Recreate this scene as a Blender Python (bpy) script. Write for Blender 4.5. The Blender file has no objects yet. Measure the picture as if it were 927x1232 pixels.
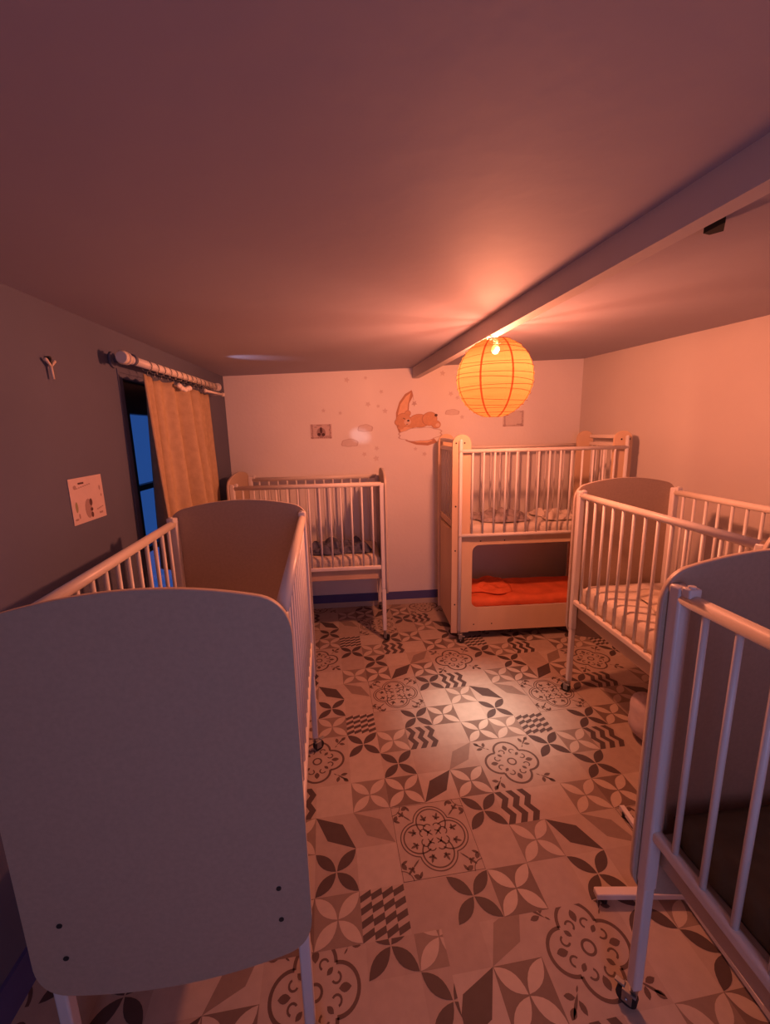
import bpy, bmesh, math, random
from mathutils import Vector, Matrix
random.seed(7)
C = bpy.context.scene.collection
pi, sin, cos = math.pi, math.sin, math.cos

# ------------------------------------------------------------------ camera, world, lights, exposure
F_PX, PITCH, ROLL, CAM_H = 506.1, math.radians(10.995), math.radians(-1.284), 1.6
fwd = Vector((0, cos(PITCH), -sin(PITCH)))
rt0 = Vector((1, 0, 0)); up0 = rt0.cross(fwd)
rt = cos(ROLL)*rt0 + sin(ROLL)*up0
up = -sin(ROLL)*rt0 + cos(ROLL)*up0
cd = bpy.data.cameras.new('camera'); cam = bpy.data.objects.new('camera', cd); C.objects.link(cam)
cd.sensor_fit = 'HORIZONTAL'; cd.sensor_width = 36; cd.lens = F_PX*36/927; cd.clip_start = .02
mm = Matrix((rt, up, -fwd)).transposed().to_4x4(); mm.translation = Vector((0, 0, CAM_H)); cam.matrix_world = mm
bpy.context.scene.camera = cam
vs = bpy.context.scene.view_settings
vs.view_transform = 'Standard'; vs.look = 'None'; vs.gamma = 1; vs.use_curve_mapping = False; vs.exposure = 0.0

w = bpy.data.worlds.new('dusk'); bpy.context.scene.world = w; w.use_nodes = True
bg = w.node_tree.nodes['Background']; bg.inputs[0].default_value = (.020, .075, .30, 1); bg.inputs[1].default_value = .9

def light(name, kind, loc, power, col, target=None, **kw):
    l = bpy.data.lights.new(name, kind); l.energy = power; l.color = col
    for k, v in kw.items(): setattr(l, k, v)
    o = bpy.data.objects.new(name, l); C.objects.link(o); o.location = loc
    if target is not None:
        o.rotation_euler = (Vector(target)-Vector(loc)).to_track_quat('-Z', 'Y').to_euler()
    return o
LAMP = (.553, 2.15, 1.838)
light('doorway_light', 'AREA', (.42, -1.26, 1.42), 7.0, (.50, .54, 1.0), (.38, 2, .45), shape='RECTANGLE', size=.66, size_y=1.15)
def dim_by_angle(o, stops):          # invented beam shape, dimmed by direction to soften ceiling and floor hot spots
    l = o.data; l.use_nodes = True; N = l.node_tree.nodes; L = l.node_tree.links; e = N['Emission']
    tc = N.new('ShaderNodeTexCoord'); sx = N.new('ShaderNodeSeparateXYZ'); L.new(tc.outputs['Normal'], sx.inputs[0])
    mr = N.new('ShaderNodeMapRange'); mr.inputs[1].default_value = -1; mr.inputs[2].default_value = 1; L.new(sx.outputs[2], mr.inputs[0])
    cr = N.new('ShaderNodeValToRGB'); L.new(mr.outputs[0], cr.inputs[0])
    el = cr.color_ramp.elements; el[0].position = 0; el[0].color = (stops[0][1],)*3+(1,); el[1].position = 1; el[1].color = (stops[-1][1],)*3+(1,)
    for p, v in stops[:-1]:
        k = el.new(p); k.color = (v, v, v, 1)
    L.new(cr.outputs[0], e.inputs['Strength'])
dim_by_angle(light('lantern_bulb_light', 'POINT', (LAMP[0], LAMP[1], LAMP[2]+.05), 280, (1.0, .70, .60), shadow_soft_size=.04), [(.12, .74), (.28, .92), (.42, 1), (.56, 1), (.66, .55), (.80, .20), (1, .10)])
dim_by_angle(light('lantern_top_glow_light', 'POINT', (LAMP[0]+.01, LAMP[1]-.02, LAMP[2]+.128), 26, (1.0, .74, .50), shadow_soft_size=.015), [(.5, .9), (.7, .5), (.9, .15), (1, .12)])
light('window_gap_light', 'SPOT', (-1.08, 2.55, 1.885), 26.0, (.9, .8, .85), (-.20, 3.684, 1.56), spot_size=math.radians(6.5), spot_blend=1.0, shadow_soft_size=.004)
light('window_slit_light', 'SPOT', (-1.10, 2.62, 1.885), 3.2, (.75, .75, 1.0), (-.80, 2.82, 2.09), spot_size=math.radians(34), spot_blend=1.0, shadow_soft_size=.01)

# ------------------------------------------------------------------ helpers
def tag(o, label=None, cat=None, group=None, kind=None):
    if label: o['label'] = label
    if cat: o['category'] = cat
    if group: o['group'] = group
    if kind: o['kind'] = kind
    return o
def empty(name, loc=(0, 0, 0), rz=0):
    o = bpy.data.objects.new(name, None); C.objects.link(o); o.location = loc; o.rotation_euler = (0, 0, rz)
    o.empty_display_size = .05
    return o
def copy_tree(o, parent=None):
    c = o.copy(); C.objects.link(c); c.parent = parent
    for ch in list(o.children): copy_tree(ch, c)
    return c

class MB:
    """collects shapes of one object in a bmesh"""
    def __init__(s): s.b = bmesh.new(); s.mats = []
    def mi(s, m):
        if m is None: return 0
        if m not in s.mats: s.mats.append(m)
        return s.mats.index(m)
    def verts_of(s, r): return [v for v in r['verts']]
    def box(s, c, d, rz=0, bev=0, m=None, seg=2):
        r = bmesh.ops.create_cube(s.b, size=1)['verts']
        M = Matrix.Translation(c) @ Matrix.Rotation(rz, 4, 'Z') @ Matrix.Diagonal((d[0], d[1], d[2], 1))
        bmesh.ops.transform(s.b, matrix=M, verts=r)
        fs = {f for v in r for f in v.link_faces}
        for f in fs: f.material_index = s.mi(m)
        if bev > 0:
            es = list({e for f in fs for e in f.edges})
            out = bmesh.ops.bevel(s.b, geom=es, offset=bev, segments=seg, affect='EDGES', profile=.5)
            for f in out['faces']: f.smooth = True; f.material_index = s.mi(m)
        return s
    def tube(s, a, b, r, r2=None, n=14, m=None, cap=True):
        a = Vector(a); b = Vector(b); d = b-a
        q = Vector((0, 0, 1)).rotation_difference(d).to_matrix().to_4x4()
        rr = bmesh.ops.create_cone(s.b, cap_ends=cap, segments=n, radius1=r, radius2=r if r2 is None else r2, depth=d.length)['verts']
        bmesh.ops.transform(s.b, matrix=Matrix.Translation((a+b)/2) @ q, verts=rr)
        for f in {f for v in rr for f in v.link_faces}:
            f.material_index = s.mi(m); f.smooth = len(f.verts) == 4
        return s
    def ball(s, c, r, sc=(1, 1, 1), m=None, u=16, v=10):
        rr = bmesh.ops.create_uvsphere(s.b, u_segments=u, v_segments=v, radius=r)['verts']
        bmesh.ops.transform(s.b, matrix=Matrix.Translation(c) @ Matrix.Diagonal((sc[0], sc[1], sc[2], 1)), verts=rr)
        for f in {f for v_ in rr for f in v_.link_faces}: f.smooth = True; f.material_index = s.mi(m)
        return s
    def poly(s, pts, m=None):
        vs_ = [s.b.verts.new(p) for p in pts]
        f = s.b.faces.new(vs_); f.material_index = s.mi(m); return f
    def prism(s, pts, vec, m=None, m_edge=None, smooth_edge=False):
        """closed outline extruded by vec"""
        vec = Vector(vec); P = [Vector(p) for p in pts]
        A = [s.b.verts.new(p) for p in P]; B = [s.b.verts.new(p+vec) for p in P]
        i = s.mi(m); ie = s.mi(m_edge) if m_edge is not None else i
        f = s.b.faces.new(A); f.material_index = i
        f = s.b.faces.new(list(reversed(B))); f.material_index = i
        n = len(P)
        for k in range(n):
            f = s.b.faces.new((A[k], B[k], B[(k+1) % n], A[(k+1) % n])); f.material_index = ie; f.smooth = smooth_edge
        return s
    def ring_prism(s, outer, inner, vec, m=None, m_edge=None):
        """outline with a hole, both lists same length, extruded"""
        vec = Vector(vec); i = s.mi(m); ie = s.mi(m_edge) if m_edge is not None else i
        n = len(outer)
        L = [[s.b.verts.new(Vector(p)+off) for p in ring] for ring in (outer, inner) for off in (Vector((0, 0, 0)), vec)]
        O0, O1, I0, I1 = L
        for k in range(n):
            j = (k+1) % n
            for q, ii in (((O0[k], O0[j], I0[j], I0[k]), i), ((O1[j], O1[k], I1[k], I1[j]), i), ((O0[j], O0[k], O1[k], O1[j]), ie), ((I0[k], I0[j], I1[j], I1[k]), ie)):
                f = s.b.faces.new(q); f.material_index = ii
        return s
    def build(s, name, mat, parent=None, fix=True):
        if fix: bmesh.ops.recalc_face_normals(s.b, faces=s.b.faces[:])
        me = bpy.data.meshes.new(name); s.b.to_mesh(me); s.b.free()
        for m in (s.mats if s.mats else [mat]): me.materials.append(m)
        o = bpy.data.objects.new(name, me); C.objects.link(o)
        if parent: o.parent = parent
        return o

# ------------------------------------------------------------------ materials
def mat(name, col, rough=.5, noise=0, scale=8, bump=0, bscale=60, spec=.5, metal=0, stretch=(1, 1, 1), emit=None, es=0):
    m = bpy.data.materials.new(name); m.use_nodes = True; nt = m.node_tree; N = nt.nodes; Lk = nt.links
    p = N['Principled BSDF']; p.inputs['Base Color'].default_value = (*col, 1); p.inputs['Roughness'].default_value = rough
    p.inputs['Specular IOR Level'].default_value = spec; p.inputs['Metallic'].default_value = metal
    tc = N.new('ShaderNodeTexCoord'); mp = N.new('ShaderNodeMapping'); mp.inputs['Scale'].default_value = stretch
    Lk.new(tc.outputs['Object'], mp.inputs[0])
    if noise:
        n = N.new('ShaderNodeTexNoise'); n.inputs['Scale'].default_value = scale; n.inputs['Detail'].default_value = 4
        Lk.new(mp.outputs[0], n.inputs['Vector'])
        r = N.new('ShaderNodeValToRGB'); r.color_ramp.elements[0].position = .3; r.color_ramp.elements[1].position = .7
        r.color_ramp.elements[0].color = (*[c*(1-noise) for c in col], 1); r.color_ramp.elements[1].color = (*[min(1, c*(1+noise)) for c in col], 1)
        Lk.new(n.outputs['Fac'], r.inputs[0]); Lk.new(r.outputs[0], p.inputs['Base Color'])
    if bump:
        n2 = N.new('ShaderNodeTexNoise'); n2.inputs['Scale'].default_value = bscale; n2.inputs['Detail'].default_value = 3
        Lk.new(mp.outputs[0], n2.inputs['Vector'])
        b = N.new('ShaderNodeBump'); b.inputs['Strength'].default_value = bump; b.inputs['Distance'].default_value = .004
        Lk.new(n2.outputs['Fac'], b.inputs['Height']); Lk.new(b.outputs[0], p.inputs['Normal'])
    if emit:
        p.inputs['Emission Color'].default_value = (*emit, 1); p.inputs['Emission Strength'].default_value = es
    return m
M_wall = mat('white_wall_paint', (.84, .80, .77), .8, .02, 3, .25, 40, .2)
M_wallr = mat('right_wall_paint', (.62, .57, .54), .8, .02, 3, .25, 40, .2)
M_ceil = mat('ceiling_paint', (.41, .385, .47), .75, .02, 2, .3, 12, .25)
M_leftwall = mat('grey_wall_paint', (.13, .14, .21), .75, .04, 3, .2, 60, .25)
M_beam = mat('beam_paint', (.62, .58, .58), .7, .03, 4, .2, 40, .25)
M_blue = mat('blue_skirting', (.09, .09, .26), .5, .08, 10)
M_skirt = mat('pale_skirting', (.55, .47, .38), .6, .06, 10)
M_cream = mat('cream_lacquer', (.80, .73, .66), .38, .03, 6)
M_bar = mat('white_lacquered_bar', (.78, .74, .72), .35, .02, 6)
M_panel = mat('taupe_laminate', (.50, .38, .285), .55, .05, 90, .05, 300, .35)
M_edge = mat('pale_panel_edge', (.62, .52, .45), .45)
M_wood = mat('birch_ply', (.74, .54, .36), .5, .07, 5, .05, 80, .3, stretch=(1, 1, .25))
M_woodd = mat('birch_ply_shelf', (.60, .42, .29), .55, .06, 6)
M_steel = mat('grey_metal', (.35, .34, .34), .35, metal=.8)
M_rubber = mat('black_rubber', (.025, .022, .022), .6)
M_sheet = mat('white_sheet', (.74, .66, .58), .85, .05, 14, .5, 45, .1)
M_sheetp = mat('patterned_sheet', (.66, .55, .44), .85, .16, 26, .5, 45, .1)
M_olive = mat('olive_mattress', (.16, .13, .08), .8, .12, 18, .3, 40, .1)
M_blanket = mat('dark_blue_blanket', (.12, .12, .17), .9, .35, 30, .5, 60, .1)
M_greyb = mat('grey_patterned_blanket', (.36, .30, .30), .9, .35, 22, .5, 60, .1)
M_orange = mat('orange_sheet', (.80, .17, .07), .8, .12, 9, .5, 25, .1)
M_curtain = mat('ochre_curtain', (.47, .34, .22), .9, .08, 30, .4, 220, .1)
M_dark = mat('dark_window_frame', (.012, .012, .018), .4)
M_pink = mat('pale_pink_bundle', (.66, .55, .54), .9, .05, 20, .4, 40, .1)
M_hook = mat('pale_hook', (.70, .58, .50), .5)
M_paper = mat('card_paper', (.66, .52, .50), .8, .03, 30)
M_paperw = mat('card_paper_light', (.68, .60, .56), .8, .03, 30)
M_ink = mat('dark_print', (.10, .045, .05), .8)
M_ink2 = mat('faded_print', (.38, .26, .25), .8)
M_green = mat('green_print', (.33, .32, .18), .8)
M_fl = [mat('floor_vinyl_%s' % n, c, .8, .05, 25, .04, 200, .12) for n, c in (('sand', (.47, .37, .30)), ('stone', (.44, .34, .275)), ('cream', (.51, .41, .335)))]
M_fdark = mat('floor_print_dark', (.10, .068, .062), .55, .06, 40, spec=.25)
M_fmed = mat('floor_print_brown', (.135, .085, .07), .55, .06, 40, spec=.25)
M_ftaupe = mat('floor_print_taupe', (.28, .205, .165), .55, .05, 40, spec=.25)
M_ftd = mat('floor_print_taupe_deep', (.20, .14, .115), .55, .05, 40, spec=.25)
M_flight = mat('floor_print_petal', (.54, .43, .345), .55, .04, 40, spec=.25)
M_void = mat('dark_gap', (.01, .008, .008), .9)
M_stk = mat('faded_wall_sticker', (.70, .61, .58), .7, .05, 40)
M_stk_o = mat('sticker_outline', (.58, .46, .43), .7)
M_moon = mat('sticker_moon', (.80, .50, .30), .7, .05, 30)
M_moon2 = mat('sticker_moon_rim', (.50, .25, .15), .7)
M_bear = mat('sticker_bear', (.66, .36, .20), .7, .06, 40)
M_bear2 = mat('sticker_bear_pale', (.76, .56, .42), .7)
M_beard = mat('sticker_bear_dark', (.10, .04, .03), .7)
M_glass = bpy.data.materials.new('window_glass'); M_glass.use_nodes = True
_n = M_glass.node_tree.nodes; _l = M_glass.node_tree.links; _n.remove(_n['Principled BSDF'])
_t = _n.new('ShaderNodeBsdfTransparent'); _g = _n.new('ShaderNodeBsdfGlossy'); _g.inputs['Roughness'].default_value = .05
_x = _n.new('ShaderNodeMixShader'); _x.inputs[0].default_value = .08
_l.new(_t.outputs[0], _x.inputs[1]); _l.new(_g.outputs[0], _x.inputs[2]); _l.new(_x.outputs[0], _n['Material Output'].inputs[0])

# lantern paper: lets coloured light through, glows and scatters a little
def paper_mat(name, tr, em, es, dif):
    m = bpy.data.materials.new(name); m.use_nodes = True; N = m.node_tree.nodes; L = m.node_tree.links; N.remove(N['Principled BSDF'])
    a = N.new('ShaderNodeBsdfTransparent'); a.inputs[0].default_value = (*tr, 1)
    e = N.new('ShaderNodeEmission'); e.inputs[0].default_value = (*em, 1); e.inputs[1].default_value = es
    d = N.new('ShaderNodeBsdfTranslucent'); d.inputs[0].default_value = (*dif, 1)
    no = N.new('ShaderNodeTexNoise'); no.inputs['Scale'].default_value = 26; no.inputs['Detail'].default_value = 3
    tc = N.new('ShaderNodeTexCoord'); mp = N.new('ShaderNodeMapping'); mp.inputs['Scale'].default_value = (.6, .6, 2.5)
    L.new(tc.outputs['Object'], mp.inputs[0]); L.new(mp.outputs[0], no.inputs['Vector'])
    b = N.new('ShaderNodeBump'); b.inputs['Strength'].default_value = .6; b.inputs['Distance'].default_value = .01
    L.new(no.outputs['Fac'], b.inputs['Height']); L.new(b.outputs[0], d.inputs['Normal'])
    s1 = N.new('ShaderNodeAddShader'); s2 = N.new('ShaderNodeAddShader')
    L.new(a.outputs[0], s1.inputs[0]); L.new(e.outputs[0], s1.inputs[1]); L.new(s1.outputs[0], s2.inputs[0]); L.new(d.outputs[0], s2.inputs[1])
    L.new(s2.outputs[0], N['Material Output'].inputs[0]); return m
M_lantern = paper_mat('orange_lantern_paper', (.32, .13, .075), (1.0, .26, .03), .34, (.0080, .0028, .0007))
M_rib = paper_mat('lantern_rib_paper', (.25, .07, .03), (1.0, .10, .02), .42, (.006, .001, .0004))

# ------------------------------------------------------------------ room shell
K = .0796
def back_pt(u, z, off=0):            # point on the back wall, u = world x, off = distance into the room
    n = Vector((K, -1, 0)).normalized(); return Vector((u, 3.7006+K*u, z))+n*off
LW0 = Vector((-1.304, 3.597, 0)); LWd = Vector((.08, -1, 0)).normalized(); LWn = Vector((1, .08, 0)).normalized()
def left_pt(y, z, off=0):            # point on the left wall at world depth y
    s = (LW0.y-y)/-LWd.y; p = LW0+LWd*s+LWn*off; return Vector((p.x, p.y, z))
RW0 = Vector((1.762, 3.841, 0)); RWd = Vector((.16, -1, 0)).normalized(); RWn = Vector((-1, -.16, 0)).normalized()
def right_pt(y, z, off=0):
    s = (RW0.y-y)/-RWd.y; p = RW0+RWd*s+RWn*off; return Vector((p.x, p.y, z))
YR = -1.3
def S(o, **k): tag(o, kind='structure', **k); return o
# left wall with the window opening (y 1.99..3.10, z .45..1.855)
def left_box(mb, y0, y1, z0, z1, off0=0, off1=-.24, m=None):
    P = [left_pt(y0, z0, off0), left_pt(y1, z0, off0), left_pt(y1, z0, off1), left_pt(y0, z0, off1)]
    mb.prism(P, (0, 0, z1-z0), m)
WY0, WY1, WZ0, WZ1 = 1.99, 3.10, .42, 1.855
mb = MB(); left_box(mb, YR-.1, WY0, -.02, 2.5); left_box(mb, WY1, 3.9, -.02, 2.5); left_box(mb, WY0, WY1, WZ1, 2.5); left_box(mb, WY0, WY1, -.02, WZ0)
S(mb.build('wall_left', M_leftwall))
mb = MB(); mb.prism([back_pt(-1.6, -.02), back_pt(2.1, -.02), back_pt(2.1, -.02, -.2), back_pt(-1.6, -.02, -.2)], (0, 0, 2.5)); S(mb.build('wall_back', M_wall))
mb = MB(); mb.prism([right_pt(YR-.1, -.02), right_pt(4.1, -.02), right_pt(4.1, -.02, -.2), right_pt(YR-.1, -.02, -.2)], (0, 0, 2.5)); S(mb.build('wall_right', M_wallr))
mb = MB()
for x0, x1, z0, z1 in ((-1.2, .05, -.02, 2.5), (.79, 2.8, -.02, 2.5), (.05, .79, 2.01, 2.5)):
    mb.box(((x0+x1)/2, YR-.1, (z0+z1)/2), (x1-x0, .2, z1-z0))
S(mb.build('wall_rear', M_wall))
mb = MB()
mb.box((.02, YR+.01, 1.0), (.06, .03, 2.04), bev=.006); mb.box((.82, YR+.01, 1.0), (.06, .03, 2.04), bev=.006)
S(mb.build('door_1', M_cream))
# ceiling: left field, board beam, right field that drops to the beam towards the viewer
def ceil_grid(cols, name, thick=.12):
    mb = MB(); n = len(cols[0]); V = [[mb.b.verts.new(p) for p in c] for c in cols]; T = [[mb.b.verts.new((p[0], p[1], p[2]+thick)) for p in c] for c in cols]
    for i in range(len(cols)-1):
        for j in range(n-1):
            for G in (V, T):
                f = mb.b.faces.new((G[i][j], G[i+1][j], G[i+1][j+1], G[i][j+1])); f.smooth = G is V
    return mb
def beamx(y): return .258+(3.72-y)*(.435/2.87)      # left face of the beam
def lz(t, y): return 2.060+.052*t-.004*(3.7-y)
ys = [3.85, 3.2, 2.6, 2.0, 1.4, .9, .3, -.5, YR-.1]
cols = []
for k in range(7):
    t = k/6; col = []
    for y in ys:
        xl = left_pt(y, 0, -.1).x; xr = beamx(y)+.02; col.append((xl+(xr-xl)*t, y+.0*t, lz(t, y)))
    cols.append(col)
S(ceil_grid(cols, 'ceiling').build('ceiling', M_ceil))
def rz_in(y):   # height of the right field where it meets the beam
    if y > 3.7: return 2.118
    if y > .95: return 2.030+.088*((y-.95)/2.75)**.8
    return 2.024
def rz_out(y): return 2.177-.0222*(3.84-y)
cols = []
for k in range(7):
    t = k/6; col = []
    for y in ys+[]:
        xl = beamx(y)+.025; xr = right_pt(y, 0, -.1).x; col.append((xl+(xr-xl)*t, y, rz_in(y)+(rz_out(y)-rz_in(y))*t**.8))
    cols.append(col)
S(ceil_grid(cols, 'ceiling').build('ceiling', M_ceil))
mb = MB()
y0, y1 = 3.78, YR-.1; bw_ = .045
P = [(beamx(y0), y0, 2.026), (beamx(y1), y1, 2.018), (beamx(y1)+bw_, y1, 2.018), (beamx(y0)+bw_+.01, y0, 2.026)]
mb.prism(P, (0, 0, .14)); S(mb.build('trim_1', M_beam))
tag(bpy.data.objects['trim_1'], label='long low ceiling beam running from the back wall to upper right')
# dark slot beside the beam
mb = MB()
pts = [(.732, 1.048), (.740, .995), (.770, 1.038), (.752, 1.056)]
mb.prism([(x, y, 2.0195) for x, y in pts], (0, 0, .012))
o = mb.build('ceiling_gap', M_void); tag(o, 'small black slot in the ceiling at the right edge of the beam', 'gap')
# skirting on the back wall
mb = MB(); mb.prism([back_pt(-1.3, 0, 0), back_pt(1.77, 0, 0), back_pt(1.77, 0, .014), back_pt(-1.3, 0, .014)], (0, 0, .048)); S(mb.build('baseboard_back', M_skirt))
mb = MB(); mb.prism([back_pt(-1.3, .048, 0), back_pt(1.77, .048, 0), back_pt(1.77, .048, .010), back_pt(-1.3, .048, .010)], (0, 0, .075)); S(mb.build('baseboard_back', M_blue))
mb = MB(); left_box(mb, YR, 3.58, 0, .12, .0, .012); S(mb.build('baseboard_left', M_blue))

# ------------------------------------------------------------------ patterned vinyl floor
GA, GS, GX, GY = math.radians(7.907), .157, -.008, 1.539
def g2w(u, v, z=0): return (GX+GS*(cos(GA)*u+sin(GA)*v), GY+GS*(sin(GA)*u-cos(GA)*v), z)
def lens(a, b, wd, n=7):
    ax, ay = a; bx, by = b; dx, dy = bx-ax, by-ay; L = math.hypot(dx, dy); nx, ny = -dy/L*wd, dx/L*wd; P = []
    for k in range(n+1):
        t = k/n; s_ = sin(pi*t)**.85 if 0 < t < 1 else 0; P.append((ax+dx*t+nx*s_, ay+dy*t+ny*s_))
    for k in range(n-1, 0, -1):
        t = k/n; s_ = sin(pi*t)**.85; P.append((ax+dx*t-nx*s_, ay+dy*t-ny*s_))
    return P
def arc(cx, cy, r, a0, a1, wd, n=14):
    """list of quads for a stroke"""
    out = []
    for k in range(n):
        t0 = a0+(a1-a0)*k/n; t1 = a0+(a1-a0)*(k+1)/n
        out.append([(cx+(r-wd/2)*cos(t0), cy+(r-wd/2)*sin(t0)), (cx+(r+wd/2)*cos(t0), cy+(r+wd/2)*sin(t0)), (cx+(r+wd/2)*cos(t1), cy+(r+wd/2)*sin(t1)), (cx+(r-wd/2)*cos(t1), cy+(r-wd/2)*sin(t1))])
    return out
def rot(P, q):  # quarter turns about origin
    for _ in range(q % 4): P = [(-y, x) for x, y in P]
    return P
def ivy():
    """quatrefoil with ivy leaves, 2x2 tiles, centre origin, (poly, mat)"""
    o = []; d = .40
    def leaf(cx, cy, ang, sz):
        c_, s_ = cos(ang), sin(ang); out = []
        for a_, l, w_ in ((0, 1.25, .42), (1.15, .85, .40), (-1.15, .85, .40), (2.6, .5, .3), (-2.6, .5, .3)):
            out.append(lens((cx-.1*sz*cos(ang+a_), cy-.1*sz*sin(ang+a_)), (cx+l*sz*cos(ang+a_), cy+l*sz*sin(ang+a_)), w_*sz*.55, 4))
        return out
    for q in range(4):
        for Rr, wd in ((.465, .030), (.385, .036)):
            a = math.radians(135)-math.acos((d/math.sqrt(2))/Rr) if Rr > .4 else math.radians(128)
            for p in arc(d, 0, Rr, -a, a, wd, 24): o.append((rot(p, q), M_fmed))
        for s_ in (1, -1):
            for p in arc(.25, .125*s_, .105, math.radians(165)*s_, math.radians(-60)*s_, .028, 10): o.append((rot(p, q), M_fmed))
            for p in arc(.25, .125*s_, .105, math.radians(165)*s_, math.radians(230)*s_, .028, 4): o.append((rot(p, q), M_fmed))
            for P in leaf(.50, .165*s_, .35*s_, .135): o.append((rot(P, q), M_fmed))
        for P in leaf(.13, .13, pi/4, .06): o.append((rot(P, q), M_fmed))
        o.append((rot(lens((.03, .03), (.16, .16), .02, 3), q), M_fmed))
        # corner ornament
        for P in leaf(.72, .72, pi/4, .13): o.append((rot(P, q), M_fmed))
        o.append((rot(lens((.50, .50), (.72, .72), .022, 3), q), M_fmed))
        for p in arc(1.0, 1.0, .27, math.radians(182), math.radians(268), .022, 6): o.append((rot(p, q), M_fmed))
        for u0, v0, u1, v1 in ((.55, .95, .72, .86), (.95, .55, .86, .72)): o.append((rot(lens((u0, v0), (u1, v1), .06, 4), q), M_fmed))
        for u0, v0, u1, v1 in ((.50, .80, .58, .96), (.80, .50, .96, .58)): o.append((rot(lens((u0, v0), (u1, v1), .035, 4), q), M_fmed))
        o.append((rot([(-.985, .97), (.985, .97), (.985, .982), (-.985, .982)], q), M_fmed))
    return o
def rosette():
    o = []; d, R = .42, .40
    h_ = math.acos((d/math.sqrt(2))/R)
    for q in range(4):
        a = math.radians(135)-h_
        for p in arc(d, 0, R, -a, a, .068, 20): o.append((rot(p, q), M_fmed))
        o.append((rot(lens((.44, 0), (.68, 0), .075, 5), q), M_fmed))
        for s_ in (1, -1):
            for p in arc(.40, .17*s_, .085, math.radians(-150)*s_, math.radians(70)*s_, .04, 9): o.append((rot(p, q), M_fmed))
        o.append((rot(lens((.22, .22), (.34, .34), .05, 4), q), M_fmed))
        o.append((rot(lens((.50, .56), (.60, .64), .018, 3), q), M_fmed))
        o.append((rot(lens((.60, .62), (.93, .90), .028, 4), q), M_fmed))
        for P in (lens((.66, .70), (.60, .90), .055, 4), lens((.70, .66), (.92, .62), .055, 4), lens((.78, .78), (.93, .93), .06, 4)): o.append((rot(P, q), M_fmed))
    for p in arc(0, 0, .125, 0, 2*pi, .05, 24): o.append((p, M_fmed))
    return o
IVY, ROS = ivy(), rosette()
def flower(mb_, petal):
    o = []
    if mb_ is not None: o.append(([(-.5, -.5), (.5, -.5), (.5, .5), (-.5, .5)], mb_, 0))
    for q in range(4): o.append((rot(lens((.012, .012), (.49, .49), .135, 7), q), petal, 1))
    return o
def chevron(vert):
    o = []; nb, wd, dd = (3, .185, .145) if vert else (4, .135, .115)
    for k in range(nb):
        x0 = -.5+k/nb; nseg = 4
        for j in range(nseg):
            y0_ = -.5+j/nseg; y1_ = -.5+(j+1)/nseg; d0, d1 = (0, dd) if j % 2 == 0 else (dd, 0)
            if not vert: d0, d1 = (dd, 0) if j % 2 == 0 else (dd*.85, 0)
            P = [(min(.5, x0+d0), y0_), (min(.5, x0+d0+wd), y0_), (min(.5, x0+d1+wd), y1_), (min(.5, x0+d1), y1_)]
            if not vert: P = [(y, x) for x, y in P]
            o.append((P, M_fdark, 0))
    return o
def diamond(m, anti):
    P = [(-.5, -.5), (.20, -.20), (.5, .5), (-.20, .20)]
    if anti: P = [(-x, y) for x, y in P]
    return [(P, m, 0)]
TILE = {}
for t in ((1, 2), (4, 2), (2, 0), (0, 4), (5, 4)): TILE[t] = flower(None, M_fdark)
for t in ((0, 5), (2, 5), (2, 2), (3, 3)): TILE[t] = flower(M_ftd, M_flight)
for t in ((3, 1), (4, 3), (5, 0), (0, 3)): TILE[t] = flower(M_ftaupe, M_flight)
TILE[(5, 3)] = chevron(False); TILE[(1, 3)] = chevron(True); TILE[(3, 0)] = chevron(True)
TILE[(4, 1)] = diamond(M_fdark, False); TILE[(1, 5)] = diamond(M_fdark, True); TILE[(5, 1)] = diamond(M_ftaupe, False); TILE[(2, 4)] = diamond(M_ftaupe, True)
BIG = {(0, 0): 'i', (1, 0): 'i', (0, 1): 'i', (1, 1): 'i', (3, 4): 'r', (4, 4): 'r', (3, 5): 'r', (4, 5): 'r'}
def cell(i, j):
    n = i//6; return (i-6*n, (j-n) % 6)
def clip(P, a, b, c):
    """keep a*u+b*v>=c"""
    out = []
    for k in range(len(P)):
        p, q = P[k], P[(k+1) % len(P)]; fp = a*p[0]+b*p[1]-c; fq = a*q[0]+b*q[1]-c
        if fp >= 0: out.append(p)
        if (fp >= 0) != (fq >= 0):
            t = fp/(fp-fq); out.append((p[0]+(q[0]-p[0])*t, p[1]+(q[1]-p[1])*t))
    return out
fl = MB(); rnd = random.Random(3)
def area2(P): return abs(sum(P[k][0]*P[(k+1) % len(P)][1]-P[(k+1) % len(P)][0]*P[k][1] for k in range(len(P))))
def put(P, m, z, shift, clips):
    P = [(x+shift[0], y+shift[1]) for x, y in P]
    for c in clips:
        P = clip(P, *c)
        if len(P) < 3: return
    if area2(P) < 1e-5: return
    fl.poly([g2w(u, v, z) for u, v in P], m)
def lay(i0, i1, j0, j1, shift, clips):
    for i in range(i0, i1):
        for j in range(j0, j1):
            c = cell(i, j); base = M_fl[rnd.randrange(3)]
            if c in BIG: base = M_fl[0]
            put([(i, j), (i+1, j), (i+1, j+1), (i, j+1)], base, 0, shift, clips)
            if c in TILE:
                for P, m, lyr in TILE[c]: put([(i+.5+x, j+.5+y) for x, y in P], m, .0004+.0004*lyr, shift, clips)
            if c == (0, 0) or c == (3, 4):
                for P, m in (IVY if c == (0, 0) else ROS): put([(i+1+x, j+1+y) for x, y in P], m, .0004+.0004*(m is M_fdark), shift, clips)
SEAM = 3.0
lay(-11, 19, -16, 4, (0, 0), [(0, -1, -SEAM)])
lay(-11, 3, 1, 22, (.04, -.38), [(0, 1, SEAM), (-1, 0, -.62)])
lay(-1, 20, 1, 22, (-.57, -1.24), [(0, 1, SEAM), (1, 0, .62)])
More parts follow.
